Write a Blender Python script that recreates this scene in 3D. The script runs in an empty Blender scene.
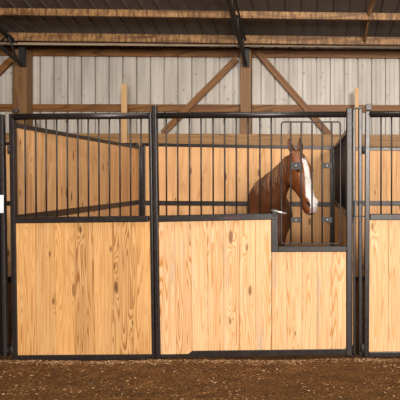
import bpy, bmesh, math, random
import numpy as np
from mathutils import Vector, Matrix, Quaternion, noise as mnoise
random.seed(7)
V = Vector
scene = bpy.context.scene
COL = scene.collection

# ------------------------------------------------------------------ camera, world, lights, exposure
F, D, CX, CY = 500.0, 4.54, 312.0, 179.0          # focal length in px of a 400 px frame, distance to the stall fronts
CAMZ = 1.6
cd = bpy.data.cameras.new('camera'); cam = bpy.data.objects.new('camera', cd); COL.objects.link(cam)
cam.location = (0, -D, CAMZ); cam.rotation_euler = (math.radians(90), 0, 0)
cd.sensor_width = 36; cd.lens = 45; cd.shift_x = -0.28; cd.shift_y = -0.0525; cd.clip_start = .05
scene.camera = cam

w = bpy.data.worlds.new('world'); scene.world = w; w.use_nodes = True
w.node_tree.nodes['Background'].inputs[0].default_value = (1, .95, .90, 1)
w.node_tree.nodes['Background'].inputs[1].default_value = .12

def area(name, loc, target, sx, sy, power, color):
    l = bpy.data.lights.new(name, 'AREA'); l.shape = 'RECTANGLE'; l.size = sx; l.size_y = sy
    l.energy = power; l.color = color
    o = bpy.data.objects.new(name, l); COL.objects.link(o); o.location = loc
    o.rotation_euler = (V(target)-V(loc)).to_track_quat('-Z', 'Y').to_euler()
    return o
area('assumed_high_key', (4.2, -13.8, 4.4), (-.8, 1.5, .8), 2.4, 2.0, 2250, (1, .93, .86))   # assumed key light, added high behind the camera; no doorway is built
area('low_key_fill', (.8, -13.0, 2.2), (-.8, 1.5, 1.6), 3.0, 1.2, 950, (1, .93, .86))  # second key added low, so light gets under the purlins to the wall beam
area('overhead_fill', (-.6, -.9, 4.6), (-1.2, 2.6, .6), 3.4, .6, 120, (1, .92, .82))  # added fill without a fixture, brightens the stall back and header timber

vs = scene.view_settings
vs.view_transform = 'Standard'; vs.look = 'None'; vs.gamma = 1; vs.use_curve_mapping = False
vs.exposure = 0.0

# ------------------------------------------------------------------ helpers
def P(px, py, Y=0.0):
    s = F/(D+Y)
    return V(((px-CX)/s, Y, CAMZ+(CY-py)/s))
def m_at(px, Y=0.0): return px*(D+Y)/F

class MB:
    """collects pieces with per-vertex grain coordinates (pc) and a board number (bid)"""
    def __init__(s): s.v=[]; s.f=[]; s.pc=[]; s.bid=[]; s.sm=[]
    def add(s, vs_, fs, pc=None, smooth=False, bid=None):
        n=len(s.v); b=random.random()*40 if bid is None else bid
        s.v += [tuple(v) for v in vs_]; s.f += [tuple(i+n for i in f) for f in fs]
        s.pc += [tuple(p) for p in (pc if pc is not None else vs_)]; s.bid += [b]*len(vs_)
        s.sm += [smooth]*len(fs); return s
    def hexa(s, c8, pc, bid=None):
        return s.add(c8, [(0,3,2,1),(4,5,6,7),(0,1,5,4),(1,2,6,5),(2,3,7,6),(3,0,4,7)], pc, bid=bid)
    def bar(s, p1, p2, a, b, up=(0,0,1), bid=None):
        """box from p1 to p2; a = width across, b = size along 'up'"""
        p1,p2=V(p1),V(p2); d=(p2-p1); L=d.length; d.normalize()
        up=V(up)
        if abs(d.dot(up))>.98: up=V((0,1,0))
        x=d.cross(up).normalized(); y=x.cross(d).normalized()
        vs_=[];pc=[]
        for e,t in ((p1,0),(p2,L)):
            for i,j in ((-1,-1),(1,-1),(1,1),(-1,1)):
                vs_.append(e+x*(i*a/2)+y*(j*b/2)); pc.append((i*a/2+(0 if a>=b else 0), j*b/2, t))
        if b>a: pc=[(p[1],p[0],p[2]) for p in pc]
        # faces oriented outward
        return s.add(vs_, [(0,1,2,3),(7,6,5,4),(0,4,5,1),(1,5,6,2),(2,6,7,3),(3,7,4,0)], pc, bid=bid)
    def box(s, lo, hi, bid=None):
        lo,hi=V(lo),V(hi); c=(lo+hi)/2; d=hi-lo
        k=max(range(3), key=lambda i:d[i])
        e=V((0,0,0)); e[k]=d[k]/2
        if k==0: return s.bar(c-e,c+e,d[1],d[2],(0,0,1),bid)
        if k==1: return s.bar(c-e,c+e,d[0],d[2],(0,0,1),bid)
        return s.bar(c-e,c+e,d[0],d[1],(0,1,0),bid)
    def tube(s, pts, r, n=10, r2=None):
        pts=[V(p) for p in pts]; vs_=[];fs=[]; m=len(pts)
        d0=(pts[1]-pts[0]).normalized(); ref=V((0,1,0)) if abs(d0.y)<.9 else V((0,0,1))
        for i,p in enumerate(pts):
            d=((pts[min(i+1,m-1)]-pts[max(i-1,0)])).normalized()
            x=d.cross(ref).normalized(); y=x.cross(d).normalized(); ref=y
            rr=r if r2 is None else r+(r2-r)*i/(m-1)
            for k in range(n):
                a=2*math.pi*k/n; vs_.append(p+x*math.cos(a)*rr+y*math.sin(a)*rr)
        for i in range(m-1):
            for k in range(n):
                a=i*n+k;b=i*n+(k+1)%n; fs.append((a,b,b+n,a+n))
        fs.append(tuple(range(n-1,-1,-1))); fs.append(tuple(range((m-1)*n,m*n)))
        return s.add(vs_,fs,smooth=True)
    def build(s, name, mat, parent=None, bevel=0, seg=2, **props):
        me=bpy.data.meshes.new(name); me.from_pydata(s.v,[],s.f)
        bm=bmesh.new(); bm.from_mesh(me); bmesh.ops.recalc_face_normals(bm, faces=bm.faces); bm.to_mesh(me); bm.free()
        at=me.attributes.new('pc','FLOAT_VECTOR','POINT'); at.data.foreach_set('vector',[c for p in s.pc for c in p])
        at=me.attributes.new('bid','FLOAT','POINT'); at.data.foreach_set('value',s.bid)
        me.polygons.foreach_set('use_smooth', s.sm)
        me.materials.append(mat)
        o=bpy.data.objects.new(name,me); COL.objects.link(o)
        if parent is not None: o.parent=parent; o.matrix_parent_inverse=Matrix.Translation(-parent.location)
        if bevel:
            b=o.modifiers.new('bevel','BEVEL'); b.width=bevel; b.segments=seg; b.limit_method='ANGLE'; b.angle_limit=math.radians(50)
        for k,v in props.items(): o[k]=v
        return o
def loft_into(mb, secs, n=24, smooth=True):
    """secs: (center, xvec, yvec, rx, ry_plus, ry_minus); closed ends"""
    vs_=[];fs=[];m=len(secs)
    for c,x,y,rx,rp,rm in secs:
        for k in range(n):
            a=2*math.pi*k/n; sy=math.sin(a)
            vs_.append(V(c)+V(x)*math.cos(a)*rx+V(y)*sy*(rp if sy>0 else rm))
    for i in range(m-1):
        for k in range(n):
            a=i*n+k;b=i*n+(k+1)%n; fs.append((a,b,b+n,a+n))
    fs.append(tuple(range(n-1,-1,-1))); fs.append(tuple(range((m-1)*n,m*n)))
    return mb.add(vs_,fs,smooth=smooth)
def thing(name, loc, label, cat, group=None):
    o=bpy.data.objects.new(name,None); COL.objects.link(o); o.location=loc; o.empty_display_size=.1
    tag(o,label,cat,group); return o
def tag(o,label,cat,group=None):
    o['label']=label; o['category']=cat
    if group: o['group']=group
    return o

# ------------------------------------------------------------------ materials
def newmat(name):
    m=bpy.data.materials.new(name); m.use_nodes=True
    nt=m.node_tree; b=nt.nodes['Principled BSDF']; return m,nt,b
class N:
    def __init__(s,nt): s.nt=nt
    def n(s,t,**k):
        x=s.nt.nodes.new(t)
        for a,b in k.items(): setattr(x,a,b)
        return x
    def l(s,a,b): s.nt.links.new(a,b)
    def math(s,op,a,b=None,clamp=False):
        x=s.n('ShaderNodeMath',operation=op); x.use_clamp=clamp
        for i,v in enumerate((a,b)):
            if v is None: continue
            if hasattr(v,'links'): s.l(v,x.inputs[i])
            else: x.inputs[i].default_value=v
        return x.outputs[0]
    def ramp(s,fac,stops,interp='LINEAR'):
        x=s.n('ShaderNodeValToRGB'); cr=x.color_ramp; cr.interpolation=interp
        while len(cr.elements)<len(stops): cr.elements.new(.5)
        for e,(p,c) in zip(cr.elements,stops): e.position=p; e.color=(*c,1) if len(c)==3 else c
        s.l(fac,x.inputs[0]); return x.outputs[0]
    def mix(s,fac,a,b,bt='MIX'):
        x=s.n('ShaderNodeMix',data_type='RGBA',blend_type=bt)
        if hasattr(fac,'links'): s.l(fac,x.inputs[0])
        else: x.inputs[0].default_value=fac
        for i,v in ((6,a),(7,b)):
            if hasattr(v,'links'): s.l(v,x.inputs[i])
            else: x.inputs[i].default_value=(*v,1)
        return x.outputs[2]
def wood(name, light, mid, dark, knot=(.10,.035,.012), rings=13, usc=5.0, vsc=.55, knots=1.0, var=.16, rough=.55, ringmix=1.0, stain=0, blotch=0):
    m,nt,b=newmat(name); q=N(nt)
    pc=q.n('ShaderNodeAttribute',attribute_name='pc').outputs['Vector']
    bid=q.n('ShaderNodeAttribute',attribute_name='bid').outputs['Fac']
    sp=q.n('ShaderNodeSeparateXYZ'); q.l(pc,sp.inputs[0])
    u,t,v=sp.outputs
    off=q.math('MULTIPLY',bid,3.17)
    def vec(us,vs_,k):
        c=q.n('ShaderNodeCombineXYZ')
        q.l(q.math('ADD',q.math('MULTIPLY',u,us),off),c.inputs[0])
        q.l(q.math('ADD',q.math('MULTIPLY',v,vs_),q.math('MULTIPLY',bid,1.7)),c.inputs[1])
        q.l(q.math('ADD',q.math('MULTIPLY',t,us*.6),q.math('MULTIPLY',bid,k)),c.inputs[2])
        return c.outputs[0]
    vo=q.n('ShaderNodeTexVoronoi',voronoi_dimensions='2D'); vo.inputs['Scale'].default_value=1
    q.l(vec(6.5,2.1,.3),vo.inputs['Vector'])
    dist=vo.outputs['Distance']
    csep=q.n('ShaderNodeSeparateColor'); q.l(vo.outputs['Color'],csep.inputs[0])
    on=q.math('GREATER_THAN',csep.outputs[0],1-.24*knots)
    ksize=q.math('MULTIPLY',csep.outputs[1],.10)
    kn=q.math('MULTIPLY',on,q.math('SUBTRACT',1,q.math('MULTIPLY',q.math('SUBTRACT',dist,ksize),16),True),True)
    kfield=q.math('MULTIPLY',on,q.math('SUBTRACT',1,q.math('MULTIPLY',dist,3.2),True),True)
    no=q.n('ShaderNodeTexNoise'); no.inputs['Scale'].default_value=1; no.inputs['Detail'].default_value=1.2; no.inputs['Roughness'].default_value=.4
    q.l(vec(usc,vsc,.9),no.inputs['Vector'])
    h=q.math('ADD',q.math('MULTIPLY',no.outputs[0],rings),q.math('MULTIPLY',kfield,2.2))
    fr=q.math('FRACT',h)
    lines=q.ramp(fr,[(0,(0,0,0)),(.5,(.08,)*3),(.80,(1,1,1)),(.96,(.85,)*3),(1,(0,0,0))])
    sep=q.n('ShaderNodeSeparateColor'); q.l(lines,sep.inputs[0])
    # where the cathedral figure is strong or faint
    n2=q.n('ShaderNodeTexNoise'); n2.inputs['Scale'].default_value=1; n2.inputs['Detail'].default_value=2
    q.l(vec(7,.5,2.3),n2.inputs['Vector'])
    amt=q.ramp(n2.outputs[0],[(.36,(.22,)*3),(.62,(1,1,1))])
    n3=q.n('ShaderNodeTexNoise'); n3.inputs['Scale'].default_value=1; n3.inputs['Detail'].default_value=5; n3.inputs['Roughness'].default_value=.65
    q.l(vec(60,1.6,4.1),n3.inputs['Vector'])
    fac=q.math('MULTIPLY',q.math('MULTIPLY',sep.outputs[0],amt),ringmix)
    base=q.mix(q.ramp(n3.outputs[0],[(.35,(0,0,0)),(.62,(1,1,1))]),light,mid)
    c=q.mix(fac,base,dark)
    c=q.mix(q.math('MULTIPLY',kn,.92),c,knot)
    wn=q.n('ShaderNodeTexWhiteNoise',noise_dimensions='1D'); q.l(bid,wn.inputs['W'])
    c=q.mix(q.math('MULTIPLY',wn.outputs['Value'],var*2.2),c,mid)
    c=q.mix(1.0,c,q.ramp(wn.outputs['Value'],[(0,(1-var,)*3),(1,(1+0*var,)*3)]),'MULTIPLY')
    if stain:
        n4=q.n('ShaderNodeTexNoise'); n4.inputs['Scale'].default_value=1; n4.inputs['Detail'].default_value=5
        q.l(vec(9,1.3,6.1),n4.inputs['Vector'])
        c=q.mix(q.math('MULTIPLY',q.ramp(n4.outputs[0],[(.60,(0,0,0)),(.75,(1,1,1))]),stain),c,(.30,.26,.20))
    if blotch:
        n5=q.n('ShaderNodeTexNoise'); n5.inputs['Scale'].default_value=1; n5.inputs['Detail'].default_value=6; n5.inputs['Roughness'].default_value=.7
        q.l(vec(7,26,1.1),n5.inputs['Vector'])
        c=q.mix(q.math('MULTIPLY',q.ramp(n5.outputs[0],[(.42,(0,0,0)),(.58,(1,1,1))]),blotch),c,dark)
    q.l(c,b.inputs['Base Color']); b.inputs['Roughness'].default_value=rough; b.inputs['Specular IOR Level'].default_value=.25
    bp=q.n('ShaderNodeBump'); bp.inputs['Strength'].default_value=.15; bp.inputs['Distance'].default_value=.002
    q.l(n3.outputs[0],bp.inputs['Height']); q.l(bp.outputs[0],b.inputs['Normal'])
    return m
M={}
M['pine_door']=wood('golden pine',(.78,.475,.215),(.62,.325,.11),(.34,.125,.026),knots=1.8,usc=12,rings=15,ringmix=1.1,vsc=.8,var=.26)
M['pine_front']=wood('pale pine',(.82,.56,.33),(.70,.41,.195),(.52,.22,.05),knots=1.2,stain=.6,ringmix=1.0,usc=12,rings=15,vsc=.7,var=.15)
M['pine_wall']=wood('warm pine',(.82,.51,.26),(.72,.39,.165),(.44,.165,.04),knots=1.9,ringmix=.55,var=.2,usc=8,rings=7)
M['header']=wood('tan timber',(.36,.205,.085),(.27,.145,.055),(.15,.07,.022),knots=.5,rings=8)
M['timber']=wood('red brown timber',(.235,.105,.032),(.17,.072,.02),(.07,.026,.007),knots=.6,rings=8)
M['post']=wood('brown timber post',(.23,.125,.055),(.17,.088,.036),(.07,.03,.012),knots=.5,rings=6)
M['purlin']=wood('weathered purlin',(.44,.25,.105),(.30,.155,.06),(.08,.035,.013),knots=.3,rings=5,blotch=.85)
M['plate']=wood('grey timber plate',(.40,.31,.21),(.33,.24,.16),(.20,.13,.08),knots=.2,rings=5)
M['stake']=wood('fresh cut pine',(.58,.39,.21),(.50,.31,.15),(.5,.25,.09),knots=.2)

def steel(name,col,rough=.38,metal=.35,scr=.12):
    m,nt,b=newmat(name); q=N(nt)
    tc=q.n('ShaderNodeTexCoord'); no=q.n('ShaderNodeTexNoise'); no.inputs['Scale'].default_value=30; no.inputs['Detail'].default_value=5
    q.l(tc.outputs['Object'],no.inputs['Vector'])
    c=q.mix(q.ramp(no.outputs[0],[(.4,(0,0,0)),(.75,(scr*3,)*3)]),col,tuple(min(1,x*2.6+.03) for x in col))
    q.l(c,b.inputs['Base Color']); b.inputs['Metallic'].default_value=metal
    q.l(q.math('ADD',q.math('MULTIPLY',no.outputs[0],.2),rough-.1),b.inputs['Roughness'])
    return m
M['steel']=steel('brown black powder coat',(.019,.0145,.0135),.34,.25,.04)
M['bar']=steel('dark bar steel',(.022,.017,.0165),.45,.2,.04)
M['greysteel']=steel('worn grey steel',(.024,.019,.018),.42,.25,.05)
M['truss']=steel('black truss steel',(.012,.010,.009),.6,.2)
M['plate_steel']=steel('grey bracket steel',(.026,.022,.021),.6,.2,.04)
M['zinc']=steel('zinc plated steel',(.55,.54,.52),.35,.8)
M['white_tin']=steel('white tin',(.72,.74,.74),.5,0)
M['red']=steel('faded red lettering',(.13,.035,.03),.6,0,.02)

def siding():
    m,nt,b=newmat('off white ribbed siding'); q=N(nt)
    tc=q.n('ShaderNodeTexCoord')
    mp=q.n('ShaderNodeMapping'); mp.inputs['Scale'].default_value=(7,7,.8); q.l(tc.outputs['Object'],mp.inputs[0])
    n1=q.n('ShaderNodeTexNoise'); n1.inputs['Scale'].default_value=1; n1.inputs['Detail'].default_value=6; q.l(mp.outputs[0],n1.inputs['Vector'])
    n2=q.n('ShaderNodeTexNoise'); n2.inputs['Scale'].default_value=9; n2.inputs['Detail'].default_value=4; q.l(tc.outputs['Object'],n2.inputs['Vector'])
    c=q.mix(q.ramp(n1.outputs[0],[(.35,(0,0,0)),(.75,(1,1,1))]),(.44,.40,.35),(.27,.235,.195))
    c=q.mix(q.ramp(n2.outputs[0],[(.64,(0,0,0)),(.71,(.8,)*3)]),c,(.15,.11,.07))
    q.l(c,b.inputs['Base Color']); b.inputs['Roughness'].default_value=.5
    return m
M['siding']=siding()
def roofm():
    m,nt,b=newmat('dull roof steel'); q=N(nt)
    tc=q.n('ShaderNodeTexCoord'); mp=q.n('ShaderNodeMapping'); mp.inputs['Scale'].default_value=(9,1.5,1.5); q.l(tc.outputs['Object'],mp.inputs[0])
    n1=q.n('ShaderNodeTexNoise'); n1.inputs['Detail'].default_value=5; n1.inputs['Scale'].default_value=1; q.l(mp.outputs[0],n1.inputs['Vector'])
    q.l(q.mix(n1.outputs[0],(.075,.06,.052),(.15,.125,.11)),b.inputs['Base Color']); b.inputs['Roughness'].default_value=.5; b.inputs['Metallic'].default_value=.3
    return m
M['roof']=roofm()
def dirt():
    m,nt,b=newmat('raked brown dirt and shavings'); q=N(nt)
    tc=q.n('ShaderNodeTexCoord'); o=tc.outputs['Object']
    def noi(sc,de,ro=.6,mp=None):
        x=q.n('ShaderNodeTexNoise'); x.inputs['Scale'].default_value=sc; x.inputs['Detail'].default_value=de; x.inputs['Roughness'].default_value=ro
        if mp:
            mm=q.n('ShaderNodeMapping'); mm.inputs['Scale'].default_value=mp; q.l(o,mm.inputs[0]); q.l(mm.outputs[0],x.inputs['Vector'])
        else: q.l(o,x.inputs['Vector'])
        return x.outputs[0]
    a=noi(45,6,.7); c2=noi(3.5,4,.6,(1,2.6,1)); d=noi(130,3)
    c=q.mix(q.ramp(a,[(.36,(0,0,0)),(.66,(1,1,1))]),(.040,.018,.006),(.25,.118,.038))
    c=q.mix(q.math('MULTIPLY',q.ramp(c2,[(.4,(0,0,0)),(.62,(1,1,1))]),.55),c,(.055,.026,.011))
    c=q.mix(q.ramp(d,[(.62,(0,0,0)),(.72,(.8,)*3)]),c,(.45,.27,.13))
    q.l(c,b.inputs['Base Color']); b.inputs['Roughness'].default_value=.95; b.inputs['Specular IOR Level'].default_value=.15
    bp=q.n('ShaderNodeBump'); bp.inputs['Strength'].default_value=.8; bp.inputs['Distance'].default_value=.012
    q.l(a,bp.inputs['Height']); q.l(bp.outputs[0],b.inputs['Normal'])
    return m
M['dirt']=dirt()
def shav():
    m,nt,b=newmat('pale wood shavings'); q=N(nt)
    bid=q.n('ShaderNodeAttribute',attribute_name='bid').outputs['Fac']
    wn=q.n('ShaderNodeTexWhiteNoise',noise_dimensions='1D'); q.l(bid,wn.inputs['W'])
    q.l(q.ramp(wn.outputs['Value'],[(0,(.14,.06,.02)),(.7,(.34,.18,.075)),(1,(.70,.48,.27))]),b.inputs['Base Color']); b.inputs['Roughness'].default_value=.8
    return m
M['shavings']=shav()

# ------------------------------------------------------------------ setting: ground, outer wall, roof
def gz(x,y):
    z=mnoise.noise(V((x*1.3,y*2.2,0)))*.012+mnoise.noise(V((x*7,y*9,3)))*.007+mnoise.noise(V((x*25,y*25,5)))*.004
    return z
def ground_base(x,y): return -.020+.011*(x+1.3)*.5
mb=MB()
xs=np.concatenate([np.arange(-9,-3.2,.3),np.arange(-3.2,1.2,.03),np.arange(1.2,7.01,.3)])
ys=np.concatenate([np.arange(-9,-1.2,.35),np.arange(-1.2,.15,.03),np.arange(.15,4.01,.2),[4.05]])
vs_=[(x,y,ground_base(x,y)+gz(x,y)-.012) for y in ys for x in xs]
nx=len(xs); fs=[(j*nx+i,j*nx+i+1,(j+1)*nx+i+1,(j+1)*nx+i) for j in range(len(ys)-1) for i in range(nx-1)]
mb.add(vs_,fs,smooth=True); o=mb.build('floor',M['dirt']); o['kind']='structure'

XL,XR=-6.6,4.4
WY=3.90
# ribbed steel siding
mb=MB(); prof=[]; x=XL; pitch=.233
off=(54.0-CX)/(F/(D+WY))   # a rib seen near the left end
k0=math.floor((XL-off)/pitch); rib=[]
xx=off+k0*pitch
while xx<XR:
    rib += [(xx-.013,0),(xx-.012,.050),(xx+.012,.050),(xx+.013,0),(xx+.070,0),(xx+.074,-.003),(xx+.080,0),(xx+.148,0),(xx+.152,-.003),(xx+.158,0)]
    xx+=pitch
pts=[(x,WY+d) for x,d in rib]
vs_=[(x,y,z) for z in (-.06,1.2,2.4,3.84) for x,y in pts]+[(x,y+.03,z) for z in (-.06,3.84) for x,y in (pts[0],pts[-1])]
n=len(pts); fs=[(j*n+i,j*n+i+1,(j+1)*n+i+1,(j+1)*n+i) for j in range(3) for i in range(n-1)]
mb.add(vs_[:4*n],fs); o=mb.build('wall_back',M['siding']); o['kind']='structure'
sm=o.modifiers.new('solid','SOLIDIFY'); sm.thickness=.004; sm.offset=1

# roof deck: ribbed sheet climbing towards the camera
SL=.24; 
def roofz(y): return 3.945+(3.35-y)*SL
mb=MB(); rib=[]; xx=off+k0*pitch+.03
while xx<XR: rib += [(xx-.02,0),(xx-.012,.026),(xx+.012,.026),(xx+.02,0)]; xx+=pitch
yy=[3.94,2.0,-1.0,-4.0]; n=len(rib)
vs_=[(x,y,roofz(y)-dz+.02) for y in yy for x,dz in rib]
fs=[(j*n+i,j*n+i+1,(j+1)*n+i+1,(j+1)*n+i) for j in range(3) for i in range(n-1)]
mb.add(vs_,fs); o=mb.build('ceiling',M['roof']); o['kind']='structure'
sm=o.modifiers.new('solid','SOLIDIFY'); sm.thickness=.004; sm.offset=0

# ------------------------------------------------------------------ timber frame of the barn
def timber(name,a,b,w_,h_,mat,label,cat,up=(0,0,1),group=None):
    mb=MB(); mb.bar(a,b,w_,h_,up); o=mb.build(name,mat,bevel=.004,seg=1); return tag(o,label,cat,group)
sW=F/(D+3.86)
# wall beam (tilts a little), girt
def zW(py,Y): return CAMZ+(CY-py)*(D+Y)/F
def span(name,pyL,pyR,Yf,th,hpx,mat,label,cat,x0=XL+.1,x1=XR-.1,h=None):
    Yc=Yf+th/2; s=(D+Yf)/F
    zL=CAMZ+(CY-pyL)*s; zR=CAMZ+(CY-pyR)*s; xl,xr=(0-CX)*s,(400-CX)*s
    f=lambda x: zL+(zR-zL)*(x-xl)/(xr-xl)
    return timber(name,(x0,Yc,f(x0)),(x1,Yc,f(x1)),th,h or hpx*s,mat,label,cat)
span('wall_beam',50.8,53.6,3.86,.038,9.4,M['timber'],'red-brown timber beam running along the top of the white siding','beam')
span('wall_girt',107.6,108.6,3.86,.038,7.4,M['timber'],'red-brown timber girt across the middle of the white siding','beam')
span('eave_plate',43.2,46.2,3.43,.04,2.8,M['plate'],'thin grey timber plate under the roof edge, above the red-brown beam','beam',h=.042)
span('roof_purlin',36.3,41.0,3.33,.045,8.0,M['purlin'],'stained timber purlin under the roof, closest to the white wall','purlin')
span('roof_purlin',11.3,16.5,2.73,.045,7.0,M['purlin'],'stained timber purlin under the roof, topmost in the photo','purlin')
def post(pxl,pxr,label):
    Y=3.67; s=F/(D+Y); a=(pxl-CX)/s; b=(pxr-CX)/s
    zt=3.86
    mb=MB(); mb.box((a,Y,-.06),(b,Y+.185,3.735)); o=mb.build('timber_post',M['post'],bevel=.004,seg=1); return tag(o,label,'post')
post(240.3,251,'square brown timber post against the siding, with braces rising to either side')
post(12.5,26.5,'square brown timber post at the left end of the siding, under the left steel truss')
def brace(p1,p2,label):
    Y=3.832; a=P(p1[0],p1[1],Y); b=P(p2[0],p2[1],Y)
    return timber('timber_brace',a,b,.038,.105,M['timber'],label,'brace',up=(0,0,1))
brace((236.8,58.5),(163,133),'diagonal timber brace descending left from the top of the centre post')
brace((255,49.5),(333,139),'diagonal timber brace descending right from the top of the centre post')
brace((11.5,59),(-62,133),'diagonal timber brace at the far left, descending left from the left post')
# header timber behind the stalls
mb=MB(); Yh=3.60; s=(D+Yh)/F
for px0,px1,y0,y1,lab in ((-330,700,139.2,140.6,''),):
    a=V((XL+.1,Yh+.03,CAMZ+(CY-138.6)*s)); b=V((XR-.1,Yh+.03,CAMZ+(CY-141.5)*s))
    mb.bar(a,b,.055,.20)
tag(mb.build('header_timber',M['header'],bevel=.004,seg=1),'tan timber laid level just above the back walls of the stalls','beam')
def stake(pxc,wd,ytop,label):
    Y=3.5625; s=F/(D+Y); x=(pxc-CX)/s
    mb=MB(); mb.box((x-wd/s/2,Y,-.03),(x+wd/s/2,Y+.04,CAMZ+(CY-ytop)/s)); tag(mb.build('wooden_stake',M['stake'],bevel=.003,seg=1),label,'stake')
stake(123.8,5.6,83.5,'pale upright board end sticking up behind the left stall door')
stake(356.8,4.0,88,'pale upright board end sticking up behind the gap between stall fronts')
# blocking between the purlins
mb=MB(); mb.bar(P(368.5,17.5,2.80),P(364.6,39.5,3.30),.036,.09); tag(mb.build('roof_strut',M['post'],bevel=.002,seg=1),'short brown board slanting between the two roof purlins at right','strut')
mb=MB(); mb.bar(P(377,-8,2.42),P(368.6,13,2.70),.036,.09); tag(mb.build('roof_strut',M['post'],bevel=.002,seg=1),'short brown board above the topmost roof purlin at right, reaching the picture edge','strut')

# steel trusses in planes running from wall to camera
def truss(X,label):
    t=thing('steel_truss',(X,3.6,3.4),label,'truss')
    tz=lambda y: roofz(y)-.16; bz=lambda y: 3.46+(3.6-y)*.25
    y0,y1=3.60,-2.6
    m=MB(); m.bar((X-.03,3.40,tz(3.40)),(X-.03,y1,tz(y1)),.022,.035); m.build('top_chord',M['truss'],t)
    m=MB(); m.bar((X+.03,3.40,tz(3.40)),(X+.03,y1,tz(y1)),.022,.035); m.build('top_chord',M['truss'],t)
    m=MB(); m.bar((X,y0,bz(y0)),(X,y1,bz(y1)),.05,.035); m.build('bottom_chord',M['truss'],t)
    m=MB(); m.bar((X,3.61,3.44),(X,3.61,3.76),.10,.05); m.build('heel_plate',M['truss'],t)
    ya=3.5; up=True; st=.28
    while ya-st>y1:
        yb=ya-st
        a=V((X,ya,bz(ya) if up else tz(ya))); b=V((X,yb,tz(yb) if up else bz(yb)))
        m=MB(); m.tube([a,b],.014,8); m.build('web_rod',M['truss'],t)
        ya=yb; up=not up
truss(-1.075,'black steel roof truss landing on the centre timber post')
truss(-4.72,'black steel roof truss landing on the left timber post, in the top left corner')

# ------------------------------------------------------------------ boards filling a quad on the XZ plane
def fill_boards(mb, xl0,xr0,zt, xl1,xr1,zb, y0,y1, wb=.145, gap=.0022):
    """trapezoid: top edge (xl0..xr0 at zt(u)), bottom edge (xl1..xr1 at zb(u)); zt/zb = (left,right)"""
    W=xr0-xl0; n=max(1,round(W/wb))
    for i in range(n):
        u0=i/n; u1=(i+1)/n
        L=lambda a,b,u: a+(b-a)*u
        g=gap/2
        c=[]
        for y in (y0,y1):
            c+=[V((L(xl1,xr1,u0)+g,y,L(zb[0],zb[1],u0))),V((L(xl1,xr1,u1)-g,y,L(zb[0],zb[1],u1))),
                V((L(xl0,xr0,u1)-g,y,L(zt[0],zt[1],u1))),V((L(xl0,xr0,u0)+g,y,L(zt[0],zt[1],u0)))]
        mb.hexa(c,[(v.x-(xl0+W*(u0+u1)/2),v.y-y0,v.z) for v in c])
    return mb
def boards_y(mb, X0,X1,y0,y1,zb,zt,wb=.145,gap=.0022):
    n=round((y1-y0)/wb)
    for i in range(n):
        a=y0+(y1-y0)*i/n+gap/2; b=y0+(y1-y0)*(i+1)/n-gap/2
        c=[V((X0,a,zb)),V((X0,b,zb)),V((X0,b,zt)),V((X0,a,zt)),V((X1,a,zb)),V((X1,b,zb)),V((X1,b,zt)),V((X1,a,zt))]
        m_=(a+b)/2; mb.hexa(c,[(v.y-m_,v.x-X0,v.z) for v in c])

# partitions (run from front to back)
def partition(X,label,grille,inner=1):
    t=thing('stall_partition',(X,1.7,0),label,'partition')
    y0,y1=.036,3.36; ZT=2.115; ZM=1.25
    m=MB(); m.box((X-.02,y0,ZT-.045),(X+.02,y1,ZT)); m.build('top_rail',M['steel'],t,.004)
    m=MB(); m.box((X-.02,y0,ZM-.05),(X+.02,y1,ZM+.02)); m.build('middle_rail',M['steel'],t,.004)
    m=MB(); m.box((X-.02,y0,.03),(X+.02,y1,.08)); m.build('bottom_rail',M['steel'],t,.004)
    for y in (y1-.02,):
        m=MB(); m.box((X-.026,y-.026,-.05),(X+.026,y+.026,ZT+.01)); m.build('upright',M['steel'],t,.004)
    m=MB(); boards_y(m,X-.014,X+.014,y0+.005,y1-.05,.08,ZM-.05); m.build('lower_boards',M['pine_wall'],t,.001,1)
    if not grille:
        m=MB(); boards_y(m,X-.014,X+.014,y0+.005,y1-.05,ZM+.02,ZT-.045); m.build('upper_boards',M['pine_wall'],t,.001,1)
    else:
        n=34
        for i in range(1,n):
            y=y0+(y1-y0)*i/n; m=MB(); m.tube([(X,y,ZM+.02),(X,y,ZT-.045)],.009,8); m.build('bar',M['bar'],t)
partition(-2.735,'boarded partition on the left side of the horse\'s stall, full height pine',False)
partition(.37,'partition right of the horse, dark bars above and pine boards below',True)
# back walls
def back(x0,x1,label,tl,tr,up=True):
    t=thing('stall_back_wall',((x0+x1)/2,3.45,0),label,'back wall')
    Yb=3.40; s=F/(D+Yb)
    def z(py): return CAMZ+(CY-py)/s
    def r(name,pyl,pyr,h,yo=0):
        m=MB(); m.bar((x0,Yb+.02+yo,z(pyl)),(x1,Yb+.02+yo,z(pyr)),.04,h); m.build(name,M['steel'],t,.004)
    r('top_rail',tl,tr,.05); r('middle_rail',203,204.3,.075)
    m=MB(); m.box((x0,Yb,.0),(x1,Yb+.04,.05)); m.build('bottom_rail',M['steel'],t,.004)
    for x in (x0+.025,x1-.025):
        m=MB(); m.box((x-.025,Yb-.01,-.05),(x+.025,Yb+.045,z((tl+tr)/2)+.02)); m.build('upright',M['steel'],t,.004)
    m=MB(); fill_boards(m,x0+.05,x1-.05,(z(tl),z(tr)),x0+.05,x1-.05,(z(204),z(204)),Yb+.012,Yb+.04); m.build('upper_boards',M['pine_wall'],t,.001,1)
    m=MB(); fill_boards(m,x0+.05,x1-.05,(z(204),z(204)),x0+.05,x1-.05,(.05,.05),Yb+.012,Yb+.04); m.build('lower_boards',M['pine_wall'],t,.001,1)
back(-2.70,.335,'pine back wall of the horse\'s stall between dark rails',144.5,148)
back(.405,3.45,'pine back wall of the stall to the right of the horse',148.6,150)
back(-5.8,-2.77,'pine back wall of the far left stall, almost hidden behind the posts',143.5,144.5)

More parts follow.
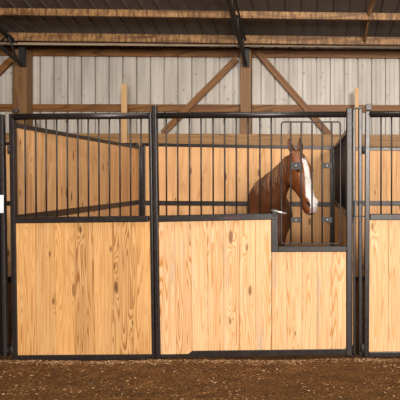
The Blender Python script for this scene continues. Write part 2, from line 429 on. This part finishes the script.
# ------------------------------------------------------------------ stall fronts
def bars(t, xs, ytop, ybot, Y=0, r=.0075):
    for x in xs:
        yt=ytop(x) if callable(ytop) else ytop; yb=ybot(x) if callable(ybot) else ybot
        m=MB(); m.tube([P(x+.0,yt,Y),P(x+.6*(1-x/350),yb,Y)],r,8); m.build('bar',M['bar'],t)
def lin(a,b): return lambda x: a[1]+(b[1]-a[1])*(x-a[0])/(b[0]-a[0])
def flat(m,p1,p2,wpx,dep=.05,Y=0):
    a,b=P(*p1,Y),P(*p2,Y); w_=wpx*(D+Y)/F
    if abs(p1[0]-p2[0])>abs(p1[1]-p2[1]): return m.bar(a,b,dep,w_)
    return m.bar(a,b,w_,dep,(0,1,0))
def fill_px(m,tl,tr,br,bl,Y=0,wb=.145):
    a,b,c,d=P(*tl,Y),P(*tr,Y),P(*br,Y),P(*bl,Y)
    fill_boards(m,a.x,b.x,(a.z,b.z),d.x,c.x,(d.z,c.z),Y-.008,Y+.022,wb)

def swing_door(label, xL0,xL1,xR0,xR1, top, mid, bot, barx, hing, wood_='pine_door'):
    """x at top / bottom of the left and right stiles; top, mid, bot = (left y, right y)"""
    c=P((xL0+xR0)/2,bot[0],0); t=thing('stall_door',(c.x,0,c.z),label,'door')
    T=lin((xL0,top[0]),(xR0,top[1])); Mi=lin((xL0,mid[0]),(xR0,mid[1])); B=lin((xL1,bot[0]),(xR1,bot[1]))
    m=MB(); flat(m,(xL0,T(xL0)-3),(xL1,B(xL1)+2.5),4.8); m.build('stile',M['steel'],t,.006,3)
    m=MB(); flat(m,(xR0,T(xR0)-3),(xR1,B(xR1)+2.5),3.0); m.build('stile',M['steel'],t,.006,3)
    m=MB(); m.tube([P(xL0+1,T(xL0)),P(xR0-1,T(xR0))],.029,20); m.build('top_rail',M['steel'],t)
    m=MB(); flat(m,(xL0+2.4,Mi(xL0)),(xR0-1.5,Mi(xR0)),6.0,.048); m.build('middle_rail',M['steel'],t,.005,2)
    m=MB(); flat(m,(xL1+2.4,B(xL1)),(xR1-2,B(xR1)),5.0,.048); m.build('bottom_rail',M['steel'],t,.005,2)
    f=lambda x,y:(x)
    um=.42
    m=MB(); fill_px(m,(xL0+(xL1-xL0)*um+2,Mi(xL0)+2.5),(xR0+(xR1-xR0)*um-1,Mi(xR0)+2.5),(xR1-1,B(xR1)-2),(xL1+2,B(xL1)-2),0,.176); m.build('boards',M[wood_],t,.0012,1)
    bars(t,barx,T,Mi)
    # hinge pins
    for py in hing:
        m=MB(); xx=xL0+(xL1-xL0)*(py-top[0])/(bot[0]-top[0])
        m.tube([P(xx-3.6,py+4,-.01),P(xx-3.6,py-4,-.01)],.017,12); m.bar(P(xx-4,py,-.01),P(xx-1,py,-.01),.02,.05); m.build('hinge',M['plate_steel'],t)
    return t
door=swing_door('pine-boarded swing door at left of the horse\'s stall, barred above',12.6,16.2,150.4,154.0,(116.9,115.7),(220.2,218.8),(357.2,356.2),
    [25,35.6,46,56.6,67.2,77.8,88.2,98.8,109.3,119.8,130.4,141],[350,150])
m=MB(); m.box(P(147,361,-.035)+V((0,0,0)),P(152.5,356,.02)); m.build('foot',M['steel'],door,.003)
m=MB(); flat(m,(13.5,111.2),(18,111.2),3.2,.05); m.build('cap',M['greysteel'],door,.004)

door2=swing_door('pine-boarded swing door of the stall at the right edge',367.6,366.4,506.5,506.5,(114.3,113.8),(217.0,216.2),(353.8,352.8),
    [381+10.6*i for i in range(12)],[348,150],'pine_front')
m=MB(); flat(m,(365.6,107.3),(371.6,107.3),6.2,.052); m.build('cap',M['greysteel'],door2,.004)

# fixed front with the feed window
fr=thing('stall_front',(P(250,355).x,0,P(250,355).z),'fixed barred stall front with a notched opening by the horse','stall front')
m=MB(); flat(m,(154.8,105.8),(158.6,358.5),4.9,.055); m.build('post',M['steel'],fr,.010,4)
m=MB(); flat(m,(151.5,106.6),(157.2,106.6),1.8,.05); m.build('post_cap',M['greysteel'],fr,.003)
m=MB(); flat(m,(349.2,107.8),(349.2,355.5),6.4,.055); m.build('stile',M['greysteel'],fr,.012,4)
m=MB(); m.tube([P(156.5,115.7),P(347,114.4)],.028,20); m.build('top_rail',M['steel'],fr)
m=MB(); flat(m,(157.5,218.7),(278.4,216.2),6.4,.048); m.build('middle_rail',M['steel'],fr,.005)
m=MB(); flat(m,(274.8,218.8),(274.8,251.8),7.2,.046); m.build('notch_stile',M['steel'],fr,.005)
m=MB(); flat(m,(278.2,248.9),(346.8,248.7),5.8,.046); m.build('sill_rail',M['steel'],fr,.005)
m=MB()
c=[P(160,354.8,-.022),P(188,354.3,-.022),P(192,351.2,-.022),P(346.5,349.3,-.022),P(346.5,354.8,-.022),P(160,357.8,-.022)]
vsb=c+[v+V((0,.045,0)) for v in c]
m.add(vsb,[(0,1,2,3,4,5),(11,10,9,8,7,6)]+[(i,(i+1)%6,(i+1)%6+6,i+6) for i in range(6)]); m.build('bottom_rail',M['steel'],fr,.003)
m=MB(); fill_px(m,(158.5,221),(271.6,219),(271.6,351.5),(161,355.5)); m.build('boards',M['pine_front'],fr,.0012,1)
m=MB(); fill_px(m,(271.9,251.2),(347,251),(347,350.5),(271.9,351.5)); m.build('boards',M['pine_front'],fr,.0012,1)
bars(fr,[166.2,177.6,189.4,201,213,224.6,236.2,248,259.8,271.3],lin((156,115.7),(347,114.4)),217.5)
# faded maker's lettering on the rail
m=MB()
for i,(x,h) in enumerate([(225,2.2),(226.6,1.6),(228,2.3),(229.4,1.8),(231,2.4),(232.6,1.5),(235,1.7),(236.8,2.3),(238.2,1.6),(239.6,2.0)]):
    flat(m,(x,218-h/2),(x+.25*(-1)**i,218+h/2),.55,.002,-.0252)
    flat(m,(x,218+(h/2-.3)*(-1)**i),(x+1.1,218+(h/2-.3)*(-1)**i),.45,.002,-.0252)
m.build('red_lettering',M['red'],fr,label='faded small red lettering on the rail')

# feed window of thin rods
gt=thing('feed_window',(P(311,243).x,-.034,P(311,243).z),'thin rod window grille hung in the notched opening in front of the horse','window grille')
Yg=-.036
def roundcorner(p,q,r_,rad=3.0,n=4):
    pts=[]
    for i in range(n+1):
        t=i/n; a=(V(p)-V(q)).normalized(); b=(V(r_)-V(q)).normalized()
        A=V(q)+a*rad; B=V(q)+b*rad; pts.append((A*(1-t)**2+V(q)*2*t*(1-t)+B*t*t))
    return pts
q1,q2,q3,q4=V((281.4,121.9)),V((340.4,121.9)),V((340.4,243.6)),V((281.4,243.8))
loop=roundcorner(q4,q1,q2)+roundcorner(q1,q2,q3)+roundcorner(q2,q3,q4)+roundcorner(q3,q4,q1)
loop.append(loop[0])
m=MB(); m.tube([P(p[0],p[1],Yg) for p in loop],.0068,10); m.build('frame_rod',M['greysteel'],gt)
for x in (290.8,301.2,312,322.2,331.8):
    m=MB(); m.tube([P(x,122,Yg),P(x,243.7,Yg)],.0075,8); m.build('bar',M['bar'],gt)
for a,b,c_,d in ((290.6,301.3,162.2,169.6),(322,332,163,168.4),(290.9,301,217.3,222.5),(322.6,332.2,217,222.4)):
    m=MB(); m.box(P(a,d,Yg-.014),P(b,c_,Yg-.008)); pl=m.build('bracket_plate',M['plate_steel'],gt,.001,1)
    m=MB(); cc=P((a+b)/2,(c_+d)/2,Yg-.014); m.tube([cc,cc+V((0,-.006,0))],.007,8); m.build('bolt',M['zinc'],pl)
lt=thing('slide_bolt',(P(277,212).x,-.05,P(277,212).z),'silver slide bolt sticking out at the top of the notched corner','latch')
m=MB(); m.tube([P(271.5,210.4,-.055),P(286.4,213.6,-.065)],.0095,10); m.build('rod',M['zinc'],lt)
m=MB(); m.box(P(272.5,216.4,-.05),P(277,208.8,-.026)); m.build('catch_plate',M['plate_steel'],lt,.003)

# hinge post behind the gap at right, with its channel and latch
hp=thing('hinge_post',(P(357,356,.04).x,.04,-.03),'narrow steel hinge post between the two stall fronts right of the horse','post')
m=MB(); flat(m,(360.2,108.5),(360.4,356),4.0,.045,.035); m.build('tube',M['steel'],hp,.008,3)
m=MB(); flat(m,(354.0,109),(354.4,356),2.8,.03,.045); m.build('tube',M['steel'],hp,.006,3)
m=MB(); flat(m,(352.9,108.2),(361.6,108.2),1.6,.05,.035); m.build('top_plate',M['greysteel'],hp,.002,1)
la=thing('door_latch',(P(359,209).x,-.04,P(359,209).z),'dark latch bridging the gap beside the right-hand stall door','latch')
m=MB(); flat(m,(355,201.4),(366,201.4),1.4,.03,-.045); m.build('strap',M['plate_steel'],la,.002,1)
m=MB(); flat(m,(355,216.4),(366,216.4),1.4,.03,-.045); m.build('strap',M['plate_steel'],la,.002,1)
m=MB(); flat(m,(355.4,200.8),(355.4,217),1.8,.03,-.047); m.build('back_plate',M['steel'],la,.002,1)
m=MB(); flat(m,(360.2,203),(360.2,222.5),3.2,.028,-.043); m.build('lever',M['steel'],la,.005,2)
hp2=thing('hinge_post',(P(5.5,356,.04).x,.04,-.03),'narrow steel hinge post left of the left stall door','post')
m=MB(); flat(m,(2.4,114.5),(6.0,357),4.0,.045,.01); m.build('tube',M['greysteel'],hp2,.009,3)
m=MB(); flat(m,(3.5,350),(9,350),4,.03,.015); m.build('hinge_lug',M['plate_steel'],hp2,.003)
fl=thing('stall_front',(P(-60,355).x,0,P(-60,355).z),'fixed stall front of the far left stall, only its edge in the photo','stall front')
m=MB(); flat(m,(-5,108),(-1.2,356),5.5,.055); m.build('stile',M['steel'],fl,.01,3)
m=MB(); flat(m,(-120,117.5),(-6,117.5),6,.055); m.build('top_rail',M['steel'],fl,.01,3)
m=MB(); flat(m,(-120,220.5),(-6,220.5),6,.05); m.build('middle_rail',M['steel'],fl,.01,3)
m=MB(); fill_px(m,(-120,223),(-5,223),(-3.6,355),(-120,355)); m.build('boards',M['pine_door'],fl,.001,1)
bars(fl,[-12-10.6*i for i in range(9)],117.5,220)
m=MB(); m.box(P(-5,213,-.045),P(3.9,195,-.036)); tag(m.build('latch_plate',M['white_tin'],bevel=.004),'small white metal plate at the left edge of the photo, at rail height','plate')

# ------------------------------------------------------------------ the horse (chestnut, white blaze)
def frame(d,n):
    d=V(d).normalized(); n=(V(n)-d*V(n).dot(d)).normalized(); return d,n,n.cross(d).normalized()
poll=V((-.165,.80,1.865)); muz=V((.010,.585,1.252))
hd,hn,hw=frame(muz-poll,(.66,-.72,.0)); HL=(muz-poll).length
def H(t,n=0,w=0): return poll+hd*t+hn*n+hw*w       # t along the head, n towards its front, w sideways (+w = viewer's left?)
body=MB()
# head
hs=[(-.045,.02,.05,.045),(-.01,.052,.095,.070),(.06,.078,.15,.088),(.13,.088,.185,.102),(.19,.088,.21,.108),(.26,.078,.205,.096),
    (.33,.068,.16,.078),(.40,.062,.122,.066),(.47,.060,.096,.062),(.53,.062,.098,.070),(.58,.058,.098,.072),(.615,.044,.084,.062),(.645,.018,.055,.040)]
k=HL/.64
hs=[(t,f*1.04,b*1.1,w*1.1) for t,f,b,w in hs]
loft_into(body,[(H(t*k),hw,hn,w_,f_,b_) for t,f_,b_,w_ in hs],28)
# brow ridges, cheeks, nostril rims, chin
def blob(c,r,ax=None):
    ax=ax or (V((1,0,0)),V((0,1,0)),V((0,0,1)))
    secs=[]
    for i in range(1,10):
        a=math.pi*i/10; secs.append((V(c)+ax[2]*(-math.cos(a)*r[2]),ax[0],ax[1],r[0]*math.sin(a),r[1]*math.sin(a),r[1]*math.sin(a)))
    loft_into(body,secs,16)
HX=(hw,hn,hd)
for sg in (-1,1):
    blob(H(.196,.058,sg*.078),(.026,.030,.05),HX)
    blob(H(.225,-.105,sg*.058),(.042,.085,.095),HX)
    blob(H(.42,.0,sg*.045),(.02,.03,.14),HX)
    blob(H(.560,.028,sg*.052),(.028,.034,.046),HX)
    # ear
    e0=H(-.02-(.022 if (hw*sg).x>0 else 0),.012,sg*.060); up=(-hd*.95+hn*.05+hw*sg*.10+V((0,0,.35))).normalized()
    ed,en,ew=frame(up,hn)
    es=[(-.03,.030,.024),(.02,.040,.028),(.065,.041,.025),(.11,.031,.018),(.145,.016,.010),(.168,.004,.003)]
    loft_into(body,[(e0+ed*t+hw*sg*(.012*math.sin(t*12)),ew,en,a,b*.55,b) for t,a,b in es],14)
blob(H(.605,-.055,0),(.032,.03,.03),HX)
# neck: from behind the poll down to the chest
X1=V((1,0,0))
def nsec(c,d,side,rs,rt,rb):
    d_=V(d).normalized(); x=(V(side)-d_*V(side).dot(d_)).normalized(); y=d_.cross(x).normalized()
    if y.z<0: y=-y
    return (V(c),x,y,rs,rt,rb)
sec=[nsec((-.215,.90,1.80),(-.30,.45,-.60),(1,.6,0),.075,.095,.10),
     nsec((-.275,.98,1.69),(-.40,.45,-.80),(1,.6,0),.085,.14,.15),
     nsec((-.375,1.07,1.57),(-.40,.45,-.75),(1,.5,0),.110,.19,.19),
     nsec((-.460,1.17,1.46),(-.30,.55,-.70),(1,.35,0),.165,.235,.24),
     nsec((-.515,1.27,1.36),(-.20,.70,-.50),(1,.2,0),.225,.255,.29),
     nsec((-.515,1.40,1.23),(-.10,1,-.2),(1,.1,0),.245,.265,.30),
     nsec((-.520,1.55,1.15),(-.05,1,-.05),(1,0,0),.250,.285,.31)]
loft_into(body,sec,26)
# trunk
BX=lambda y:-.515-.045*(y-1.2)
tr=[(1.07,1.12,.09,.12,.12),(1.11,1.13,.17,.21,.21),(1.20,1.14,.235,.28,.28),(1.40,1.15,.26,.33,.31),(1.60,1.13,.265,.305,.33),(1.85,1.12,.295,.285,.34),(2.10,1.12,.30,.29,.32),
    (2.32,1.14,.275,.30,.28),(2.52,1.16,.27,.30,.25),(2.70,1.15,.24,.27,.24),(2.84,1.10,.17,.20,.22),(2.90,1.07,.09,.11,.13)]
loft_into(body,[(V((BX(y),y,z)),X1,V((0,0,1)),rx,rt,rb) for y,z,rx,rt,rb in tr],30)
# legs
def leg(pts):
    m_=[]
    for i,(x,y,z,rx,ry) in enumerate(pts): m_.append((V((x,y,z)),V((1,0,0)),V((0,1,0)),rx,ry,ry))
    loft_into(body,m_,16)
for sg in (-1,1):
    x=BX(1.3)+sg*.125
    blob((x,1.24,1.02),(.105,.15,.24))
    leg([(x,1.28,1.0,.085,.12),(x,1.29,.85,.075,.10),(x,1.30,.70,.055,.068),(x,1.30,.55,.045,.05),(x,1.295,.46,.048,.052),(x,1.30,.40,.038,.04),(x,1.305,.28,.029,.033),(x,1.305,.17,.033,.04),(x,1.285,.12,.032,.036),(x,1.26,.07,.047,.055),(x,1.245,.0,.056,.068),(x,1.245,-.025,.056,.068)])
    x=BX(2.6)+sg*.135
    blob((x,2.58,1.0),(.115,.20,.26))
    leg([(x,2.60,.98,.10,.17),(x,2.58,.82,.09,.14),(x,2.62,.70,.065,.09),(x,2.70,.58,.045,.065),(x,2.74,.50,.042,.06),(x,2.72,.42,.036,.045),(x,2.70,.30,.030,.036),(x,2.68,.18,.034,.04),(x,2.65,.12,.032,.036),(x,2.625,.07,.047,.055),(x,2.61,.0,.054,.066),(x,2.61,-.025,.054,.066)])
src=body.build('horse_src',M['steel'])
rm=src.modifiers.new('r','REMESH'); rm.mode='VOXEL'; rm.voxel_size=.011; rm.use_smooth_shade=True
sm_=src.modifiers.new('s','SMOOTH'); sm_.factor=.5; sm_.iterations=7
dg=bpy.context.evaluated_depsgraph_get(); dg.update()
hme=bpy.data.meshes.new_from_object(src.evaluated_get(dg)); hme.name='horse_body'
bpy.data.objects.remove(src)

def chest():
    m,nt,b=newmat('chestnut coat with white markings'); q=N(nt)
    cc=q.n('ShaderNodeAttribute',attribute_name='coat').outputs['Color']
    tc=q.n('ShaderNodeTexCoord'); no=q.n('ShaderNodeTexNoise'); no.inputs['Scale'].default_value=60; no.inputs['Detail'].default_value=4; q.l(tc.outputs['Object'],no.inputs['Vector'])
    n2=q.n('ShaderNodeTexNoise'); n2.inputs['Scale'].default_value=7; q.l(tc.outputs['Object'],n2.inputs['Vector'])
    c=q.mix(1.0,cc,q.ramp(no.outputs[0],[(.3,(.72,.72,.72)),(.7,(1.1,1.1,1.1))]),'MULTIPLY')
    c=q.mix(1.0,c,q.ramp(n2.outputs[0],[(.3,(.8,.8,.8)),(.7,(1.1,1.1,1.1))]),'MULTIPLY')
    q.l(c,b.inputs['Base Color']); b.inputs['Roughness'].default_value=.48; b.inputs['Specular IOR Level'].default_value=.4
    bp=q.n('ShaderNodeBump'); bp.inputs['Strength'].default_value=.25; bp.inputs['Distance'].default_value=.003
    q.l(no.outputs[0],bp.inputs['Height']); q.l(bp.outputs[0],b.inputs['Normal'])
    return m
M['coat']=chest()
nv=len(hme.vertices); co=np.zeros(nv*3); hme.vertices.foreach_get('co',co); co=co.reshape(-1,3)
rel=co-np.array(poll); t=rel@np.array(hd); n_=rel@np.array(hn); w_=rel@np.array(hw)
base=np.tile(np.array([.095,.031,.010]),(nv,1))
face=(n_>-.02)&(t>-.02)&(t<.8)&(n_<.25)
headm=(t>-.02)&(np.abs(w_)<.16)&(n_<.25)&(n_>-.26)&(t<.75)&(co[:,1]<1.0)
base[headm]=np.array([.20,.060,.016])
# blaze: centre line wobbles, narrower between the eyes, wide at the nose
cl=.004*np.sin(t*14); half=np.interp(t,[.03,.09,.20,.30,.42,.5,.6,.68],[.0,.030,.036,.034,.050,.064,.062,.040])
fac=np.clip((half-np.abs(w_-cl))/.008+.5,0,1)*np.clip((n_-.0)/.012,0,1)*headm*(t>.03)
base=base*(1-fac[:,None])+np.array([.82,.76,.72])*fac[:,None]
# pale lips and pinkish nose, dark nostrils
for sg in (-1,1):
    dd=np.linalg.norm(co-np.array(H(.208,.058,sg*.090)),axis=1); f=np.clip((.036-dd)/.012,0,1)[:,None]*.8; base=base*(1-f)+np.array([.03,.012,.006])*f
lip=np.clip((t-.585*k)/.02,0,1)*headm*(np.abs(w_)<.05)
base=base*(1-.5*lip[:,None])+np.array([.42,.24,.20])*.5*lip[:,None]
NS=[H(.565*k,.034,sg*.078) for sg in (-1,1)]
for c in NS:
    d=(co-np.array(c)); tt=d@np.array(hd); nn=d@np.array(hn); ww=d@np.array(hw)
    rr=np.sqrt((tt/.030)**2+(nn/.019)**2+(ww/.034)**2)
    f=np.clip(1.35-rr,0,1)[:,None]
    co -= f*np.outer(np.sign(ww*0+np.dot(np.array(c)-np.array(poll),np.array(hw)))*np.ones(nv),np.array(hw))*.016
    f2=np.clip((1.2-rr)*3,0,1)[:,None]; base=base*(1-f2)+np.array([.022,.010,.008])*f2
# legs darker low, hooves dark
lowz=np.clip((.12-co[:,2])/.02+0.0,0,1)[:,None]; base=base*(1-lowz)+np.array([.05,.04,.035])*lowz
hme.vertices.foreach_set('co',co.reshape(-1))
ca=hme.color_attributes.new('coat','FLOAT_COLOR','POINT'); ca.data.foreach_set('color',np.hstack([base,np.ones((nv,1))]).reshape(-1))
hme.materials.clear(); hme.materials.append(M['coat'])
hme.polygons.foreach_set('use_smooth',[True]*len(hme.polygons))
horse=bpy.data.objects.new('horse',hme); COL.objects.link(horse)
tag(horse,'chestnut horse with a white blaze standing in the stall behind the bars','horse')
def glossy(name,c,r):
    m,nt,b=newmat(name); b.inputs['Base Color'].default_value=(*c,1); b.inputs['Roughness'].default_value=r; return m
M['eye']=glossy('dark eye',(.010,.006,.004),.08); M['lid']=glossy('dark eyelid skin',(.05,.02,.01),.6)
def hair(name,a,b_):
    m,nt,b=newmat(name); q=N(nt)
    bid=q.n('ShaderNodeAttribute',attribute_name='bid').outputs['Fac']; wn=q.n('ShaderNodeTexWhiteNoise',noise_dimensions='1D'); q.l(bid,wn.inputs['W'])
    q.l(q.mix(wn.outputs['Value'],a,b_),b.inputs['Base Color']); b.inputs['Roughness'].default_value=.45; return m
M['mane']=hair('chestnut mane',(.06,.022,.009),(.26,.12,.05))
for sg in (-1,1):
    c=H(.208,.058,sg*.090); m=MB()
    def ball(mb,c,r,n=14,ax=HX):
        secs=[]
        for i in range(n+1):
            a=math.pi*(i+.02)/(n+.04); secs.append((V(c)-ax[2]*math.cos(a)*r[2],ax[0],ax[1],r[0]*math.sin(a),r[1]*math.sin(a),r[1]*math.sin(a)))
        loft_into(mb,secs,16)
    ball(m,c,(.017,.019,.021)); m.build('eye',M['eye'],horse)
    m=MB(); m.tube([c+hd*(.024*math.cos(a))+hn*(.020*math.sin(a))+hw*sg*.008 for a in np.linspace(-.3,math.pi+.3,10)],.0045,6); m.build('eyelid',M['lid'],horse)
# mane along the crest, falling on the camera side
m=MB(); crest=[V((-.205,.90,1.90)),V((-.30,.99,1.815)),V((-.40,1.07,1.725)),V((-.50,1.16,1.66)),V((-.57,1.27,1.60)),V((-.57,1.40,1.53))]
from mathutils.bvhtree import BVHTree
bv=BVHTree.FromPolygons([tuple(c) for c in co],[tuple(p.vertices) for p in hme.polygons])
def lock(m,p,L,dirs,r0,seg=7,off_=.006):
    pts=[];q_=V(p); 
    loc,nn,_,_=bv.find_nearest(q_); q_=loc+nn*off_
    for i in range(seg+1):
        pts.append(q_.copy()); q_=q_+V(dirs).normalized()*L/seg+V((random.uniform(-1,1),random.uniform(-1,1),0))*.004
        loc,nn,_,_=bv.find_nearest(q_); q_=loc+nn*off_
    vs_=[];fs=[];n=6
    for i,pt in enumerate(pts):
        loc,nn,_,_=bv.find_nearest(pt)
        d=(pts[min(i+1,seg)]-pts[max(i-1,0)]).normalized(); x=d.cross(nn).normalized(); u=i/seg
        rr=r0*(.7+.5*math.sin(u*2.6))*(1-u**3*.9)
        for k_ in range(n):
            a=2*math.pi*k_/n; vs_.append(pt+x*math.cos(a)*rr+nn*math.sin(a)*rr*.35)
    for i in range(seg):
        for k_ in range(n):
            a=i*n+k_;b=i*n+(k_+1)%n; fs.append((a,b,b+n,a+n))
    fs.append(tuple(range(n))); m.add(vs_,fs,smooth=True)
NL=130
for i in range(NL):
    u=random.random()*(len(crest)-1.001); a=int(u); p=crest[a].lerp(crest[a+1],u-a)
    lock(m,p+V((random.uniform(-.01,.01),-.02,0)),random.uniform(.16,.30),(random.uniform(-.05,.12),-.5,-1),random.uniform(.006,.011),off_=random.uniform(.004,.014))
m.build('mane',M['mane'],horse)
m=MB()
for i in range(16):
    lock(m,H(-.01,.05,random.uniform(-.025,.025)),random.uniform(.09,.15),hd+hw*random.uniform(-.35,.1),.007,6,random.uniform(.004,.01))
m.build('forelock',M['mane'],horse)
m=MB()
for i in range(26):
    a=V((BX(2.9)+random.uniform(-.03,.03),2.88,1.20+random.uniform(-.03,.03))); e=V((BX(2.9)+random.uniform(-.09,.09),2.98+random.uniform(-.03,.05),.42+random.uniform(-.1,.1)))
    m.tube([a,a+V((0,.07,-.08)),a.lerp(e,.5)+V((0,.05,0)),e],.016,6,r2=.003)
m.build('tail',M['mane'],horse)

# ------------------------------------------------------------------ shavings scattered on the dirt
m=MB(); rnd=random.Random(3)
def chip(x,y,L,W,z=None):
    a=rnd.uniform(0,math.pi); d=V((math.cos(a),math.sin(a),rnd.uniform(-.25,.25))).normalized()
    z=ground_base(x,y)+gz(x,y)-.012+.003 if z is None else z
    c=V((x,y,z+rnd.uniform(0,.004))); m.bar(c-d*L/2,c+d*L/2,W,rnd.uniform(.001,.003),bid=rnd.random()*50)
for i in range(3800):
    x=rnd.uniform(-3.3,1.25); y=rnd.uniform(-1.15,-.045)
    if mnoise.noise(V((x*2.2,y*4,9)))+rnd.uniform(-.5,.5)<-.05: continue
    s_=rnd.random()**2.2; chip(x,y,.004+.020*s_,.002+.007*s_)
for i in range(3600):
    x=rnd.uniform(-3.3,1.25); y=-abs(rnd.gauss(0,.045))-.045
    if mnoise.noise(V((x*3,2,4)))+rnd.uniform(-.5,.5)<-.15: continue
    chip(x,y,rnd.uniform(.006,.022),rnd.uniform(.003,.008))
o=m.build('wood_shavings',M['shavings'],kind='stuff'); tag(o,'pale wood shavings and straw bits scattered over the brown dirt','shavings')
